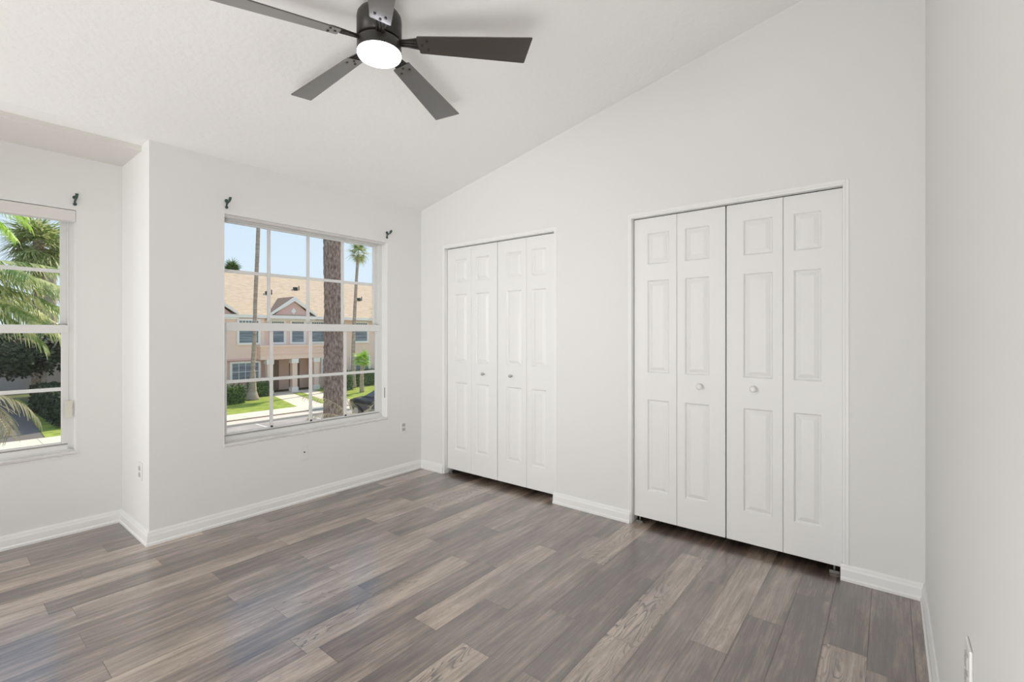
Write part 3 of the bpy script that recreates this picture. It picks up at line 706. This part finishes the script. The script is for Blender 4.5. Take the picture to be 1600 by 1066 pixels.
def feather(bm, base, d, L_, rnd, droop=.9, ll=.45, n_=34, w=.016, ldroop=1.4):
    p = Vector(base); dd = Vector(d).normalized(); side0 = dd.cross(Vector((0, 0, 1))).normalized(); prev = None
    for i in range(n_+1):
        t = i/n_; side = dd.cross(Vector((0, 0, 1))); side = side.normalized() if side.length > .05 else side0
        rw = .022*(1-t)+.004; a, c = bm.verts.new(p-side*rw), bm.verts.new(p+side*rw)
        if prev: bm.faces.new((prev[0], prev[1], c, a))
        prev = (a, c)
        if t > .12:
            for sg in (-1, 1):
                ld = (side*sg*.85+dd*.55+Vector((0, 0, rnd.uniform(-.1, .35)))).normalized()
                ribbon(bm, p, ld, Vector((0, 0, 1)), ll*(1-.55*abs(t-.45)*1.6)*rnd.uniform(.8, 1.15), w, ldroop*rnd.uniform(.7, 1.4), 4, .003)
        dd = (dd+Vector((0, 0, -droop/n_))).normalized(); p = p+dd*(L_/n_)
def trunk(b, pts, r, seg_len=.12, n_=14, jit=.05, rnd=None):
    P_ = [Vector(p) for p in pts]; out_ = []; rr = []
    for i in range(len(P_)-1):
        L_ = (P_[i+1]-P_[i]).length; k = max(1, int(L_/seg_len))
        for j in range(k):
            t = j/k; out_.append(P_[i].lerp(P_[i+1], t)); q = r[i]*(1-t)+r[i+1]*t; rr.append(q*(1+(.012 if j % 2 else -.008)+(rnd.uniform(-jit, jit) if rnd else 0)*.5))
    out_.append(P_[-1]); rr.append(r[-1]); b.tube(out_, rr, n_, jitter=jit*.5, rnd=rnd); return b
def palm(name, base, pts, rads, crown, label, m_t, m_f, seed, cat='palm tree', **kw):
    rnd = random.Random(seed); root = empty(name, base); tag(root, label, cat)
    off = Matrix.Translation(-Vector(base))
    b = MB(); trunk(b, pts, rads, kw.pop('seg', .15), rnd=rnd); o = b.build('trunk', m_t, root); o.data.transform(off)
    if crown:
        o = crown(rnd).build('fronds', m_f, root, recalc=False); o.data.transform(off)
    return root
palm('palm_tree', (3.61, 7.51, G), [(3.61, 7.51, G), (3.60, 7.52, -1), (3.60, 7.50, 2), (3.58, 7.53, 3.2), (3.55, 7.55, 8.6)], [.30, .245, .238, .222, .20],
     lambda r: fan_crown((3.55, 7.55, 8.7), 26, .7, .9, r), 'thick rough brown palm trunk standing closest outside the large window', M['bark'], M['frond'], 11, seg=.07)
palm('palm_tree', (10.10, 27.6, G), [(10.10, 27.6, G), (10.12, 27.6, -2.3), (10.13, 27.6, -1.0), (10.25, 27.6, 1.3), (10.28, 27.6, 3.2), (10.42, 27.6, 6.6), (10.50, 27.6, 9.0), (10.6, 27.6, 12)], [.40, .23, .135, .115, .115, .12, .11, .10],
     lambda r: fan_crown((10.6, 27.6, 12.1), 20, .7, .9, r), 'slim pale palm trunk on the lawn behind the left window panes', M['barkl'], M['frond'], 12)
palm('palm_tree', (17.74, 28.4, G), [(17.74, 28.4, G), (17.72, 28.4, -1), (17.78, 28.4, 1.3), (17.95, 28.4, 4.5), (18.15, 28.4, 7.3)], [.22, .15, .13, .115, .10],
     lambda r: fan_crown((18.2, 28.4, 7.5), 22, .45, .75, r), 'slim palm with a dark crown at the right edge of the large window', M['barkl'], M['frond'], 13)
palm('palm_tree', (16.6, 25.6, G), [(16.6, 25.6, G), (16.6, 25.6, -.75)], [.16, .12],
     lambda r: fan_crown((16.6, 25.6, -.6), 16, .35, .62, r, lo=-30, hi=85, w=.045), 'short bright green palm on the right lawn', M['barkl'], M['frondb'], 14)
palm('palm_tree', (16.0, 22.4, G), [(16.0, 22.4, G), (16.0, 22.4, 2.6)], [.13, .09],
     lambda r: fan_crown((16.0, 22.4, 2.6), 18, .4, .9, r, lo=-80, hi=60), 'dry olive palm crown hanging at the far right panes', M['barkl'], M['frondd'], 15)
palm('palm_tree', (15.8, 45.5, G), [(15.8, 45.5, G), (15.8, 45.5, 7.2)], [.2, .14],
     lambda r: fan_crown((15.8, 45.5, 7.3), 22, .5, .8, r, lo=-10, hi=80, w=.06), 'small dark palm crown peeking over the roof ridge at left', M['barkl'], M['leafd'], 16)
# palms outside the bay window
palm('palm_tree', (2.5, 44.2, G), [(2.5, 44.2, G), (2.5, 44.2, 4.0), (2.52, 44.2, 7.9)], [.36, .30, .28],
     lambda r: fan_crown((2.52, 44.2, 7.7), 44, 1.1, 1.75, r, lo=-75, hi=80, w=.085, droop=.7, blades=22), 'fan palm with a full crown in the upper panes of the left window', M['bark'], M['frond'], 21)
palm('palm_tree', (5.4, 62.0, G), [(5.4, 62.0, G), (5.4, 62.0, 9.4)], [.55, .45],
     lambda r: fan_crown((5.4, 62.0, 9.6), 26, 1.0, 1.6, r, w=.09), 'distant palm at the right edge of the left window', M['barkl'], M['frond'], 22)
def feather_crown(c, specs, rnd, **kw):
    bm = bmesh.new()
    for a, el_, L_ in specs:
        feather(bm, c, Vector((math.cos(a)*math.cos(el_), math.sin(a)*math.cos(el_), math.sin(el_))), L_, rnd, **kw)
    mb = MB(); mb.bm.free(); mb.bm = bm; return mb
palm('feather_palm', (-3.3, 9.9, G), [(-3.3, 9.9, G), (-3.3, 9.9, 2.1)], [.16, .11],
     lambda r: feather_crown((-3.3, 9.9, 2.15), [(-.25, .62, 2.7), (-.12, .45, 2.8), (-.5, .5, 2.6), (.05, .3, 2.6), (-.35, .3, 2.7), (-.02, .15, 2.4), (-.6, .2, 2.4), (.15, .5, 2.6), (.4, .3, 2.5), (-.2, .0, 2.3), (-.8, .6, 2.3), (1.0, .7, 2.4), (1.8, .6, 2.4), (2.6, .5, 2.4), (3.4, .5, 2.4), (4.2, .5, 2.3), (5.0, .8, 2.2)], r, ll=.72, n_=54, w=.020, droop=1.1),
     'feathery palm with long drooping fronds across the middle of the left window', M['barkl'], M['frond'], 23, cat='palm tree')
palm('feather_palm', (-2.94, 14.9, G), [(-2.94, 14.9, G), (-2.94, 14.9, 4.35)], [.16, .11],
     lambda r: feather_crown((-2.94, 14.9, 4.4), [(-.3, .75, 2.2), (.2, .6, 2.0), (-.9, .5, 2.0), (.05, .9, 2.1), (1.0, .8, 2.1), (2.2, .6, 2.1), (3.3, .6, 2.1)], r, ll=.62, n_=36, w=.025, droop=1.9),
     'tall feathery palm with yellow green fronds in the top corner of the left window', M['barkl'], M['frondb'], 24)
palm('feather_palm', (-2.75, 5.4, G), [(-2.75, 5.4, G), (-2.75, 5.4, .35)], [.12, .08],
     lambda r: feather_crown((-2.75, 5.4, .4), [(-.1, .75, 1.0), (.5, .55, .9), (-.8, .6, .9), (1.8, .7, .9), (2.9, .6, .9)], r, ll=.32, n_=26, w=.008, droop=2.4),
     'small palm with pale hanging leaflets low in the left window', M['barkl'], M['frondd'], 25)
palm('feather_palm', (2.80, 5.25, G), [(2.80, 5.25, G), (2.80, 5.25, -.8)], [.10, .08],
     lambda r: feather_crown((2.80, 5.25, -.75), [(.1, 1.1, 1.25), (.6, .9, 1.1), (-.3, .95, 1.1), (1.4, 1.1, 1.2), (2.3, .9, 1.15), (2.7, 1.15, 1.35), (3.2, .9, 1.2), (-1.2, .8, 1.1), (4.0, 1.0, 1.2), (5.2, 1.0, 1.1)], r, ll=.30, n_=28, w=.008, droop=1.5),
     'young feathery palm at the foot of the thick trunk', M['barkl'], M['frondd'], 26)

def tree(base, h, crowns, label, seed, m=None, dens=2600, size=.12, tr=.14):
    rnd = random.Random(seed); root = empty('broadleaf_tree', base); tag(root, label, 'tree')
    b = MB(); trunk(b, [(0, 0, 0), (.05, 0, h*.4), (-.05, .05, h*.8)], [tr, tr*.8, tr*.4], rnd=rnd); 
    for k in range(4): a = k*1.7; b.tube([(0, 0, h*.45), (math.cos(a)*h*.15, math.sin(a)*h*.15, h*.65), (math.cos(a)*h*.28, math.sin(a)*h*.28, h*.8)], [tr*.5, tr*.35, tr*.15], 6)
    b.build('trunk', M['barkl'], root)
    b = MB()
    for c, r in crowns: leaf_quads(b.bm, c, r, int(dens/len(crowns)), size, rnd, shell=.3)
    b.build('foliage', m or M['leafdk'], root, recalc=False)
tree((1.5, 33.8, G), 5, [((0, 0, 3.0), (1.9, 1.6, 1.3)), ((1.2, .5, 3.9), (1.4, 1.4, 1.0)), ((-1.2, .2, 2.6), (1.4, 1.2, 1.0))], 'dark leafy tree behind the hedge in the left window', 31, dens=5200, size=.14)
tree((-1.2, 37.5, G), 5, [((0, 0, 3.0), (2.2, 1.6, 1.5)), ((1.4, .5, 3.4), (1.6, 1.4, 1.1)), ((-1.6, .2, 2.8), (1.8, 1.2, 1.2))], 'dark leafy tree at the end of the driveway', 32, dens=5200, size=.15)
tree((-5.5, 33.0, G), 6, [((0, 0, 4.0), (2.6, 2.2, 1.8)), ((1.8, .5, 3.4), (1.8, 1.4, 1.3))], 'broad dark tree at the far left of the driveway', 33, dens=4200, size=.16)
# low grey garage behind the trees at the end of the driveway
gr = empty('garage', (-2.0, 46, G)); tag(gr, 'low grey building behind the dark trees past the driveway', 'building')
b = MB(); b.box(-6, 7, 0, 6, 0, 2.7); b.build('wall', mat('grey_stucco', (.42, .38, .35), .9), gr)
b = MB(); b.prism([(-6.4, -.4, 2.7), (7.4, -.4, 2.7), (7.4, -.4, 2.85), (-6.4, -.4, 2.85)], (0, 3.5, 1.4)); b.build('roof', M['roofdk'], gr)
# small bush in front of the car
hedge(5.6, 6.6, 8.3, 8.9, G+1.5, 'small loose shrub before the parked car', 41, M['leafd'], dens=120, size=.06, name='shrub', cat='shrub')

# parked car ----------------------------------------------------------------------------
def car():
    M_b = mat('car_paint_black', (.015, .015, .018), .18, spec=.7); M_g = mat('car_glass', (.03, .035, .04), .06, spec=.9); M_t = mat('car_tyre', (.02, .02, .02), .8); M_w = mat('car_rim', (.4, .4, .42), .3, metal=.9)
    r = empty('parked_car', (11.55, 15.8, G), math.radians(92)); tag(r, 'black car parked by the right edge of the large window', 'car')
    sec = [(-2.25, .55, .80, .72), (-2.15, .38, .92, .80), (-1.5, .30, 1.00, .88), (-.9, .28, 1.02, .90), (.9, .28, 1.0, .90), (1.7, .30, .95, .88), (2.15, .36, .82, .80), (2.25, .50, .68, .70)]
    b = MB(); rings = []
    for x, zl, zh, hw in sec:
        rings.append([b.bm.verts.new(q) for q in ((x, -hw*.92, zl), (x, -hw, (zl+zh)/2), (x, -hw*.94, zh), (x, -hw*.5, zh+.04), (x, hw*.5, zh+.04), (x, hw*.94, zh), (x, hw, (zl+zh)/2), (x, hw*.92, zl))])
    for a, c in zip(rings, rings[1:]):
        for k in range(8): f = b.bm.faces.new((a[k], a[(k+1) % 8], c[(k+1) % 8], c[k])); f.smooth = True
    b.bm.faces.new(rings[0][::-1]); b.bm.faces.new(rings[-1]); b.build('body', M_b, r, bevel=.03)
    b = MB(); rings = []
    for x, z, hw in ((-1.95, 1.0, .78), (-1.25, 1.40, .66), (-.5, 1.48, .64), (.25, 1.45, .64), (1.15, 1.0, .78)):
        rings.append([b.bm.verts.new(q) for q in ((x, -hw-.03*(z > 1.1), .98), (x, -hw, z), (x, 0, z+.03), (x, hw, z), (x, hw+.03*(z > 1.1), .98))])
    for a, c in zip(rings, rings[1:]):
        for k in range(4): f = b.bm.faces.new((a[k], a[k+1], c[k+1], c[k])); f.smooth = True
    b.build('cabin_glass', M_g, r)
    b = MB(); b.box(-1.2, .2, -.62, .62, 1.455, 1.50); b.build('car_roof', M_b, r, bevel=.02)
    for x in (-1.4, 1.4):
        for y in (-.82, .82):
            b = MB(); b.lathe([(.20, -.10), (.33, -.09), (.33, .09), (.20, .10)], (x, y, .33), 'y', 24); wv = b.build('wheel', M_t, r)
            b = MB(); b.lathe([(.19, -.105), (.19, .105)], (x, y, .33), 'y', 16); b.build('wheel_rim', M_w, wv)
car()
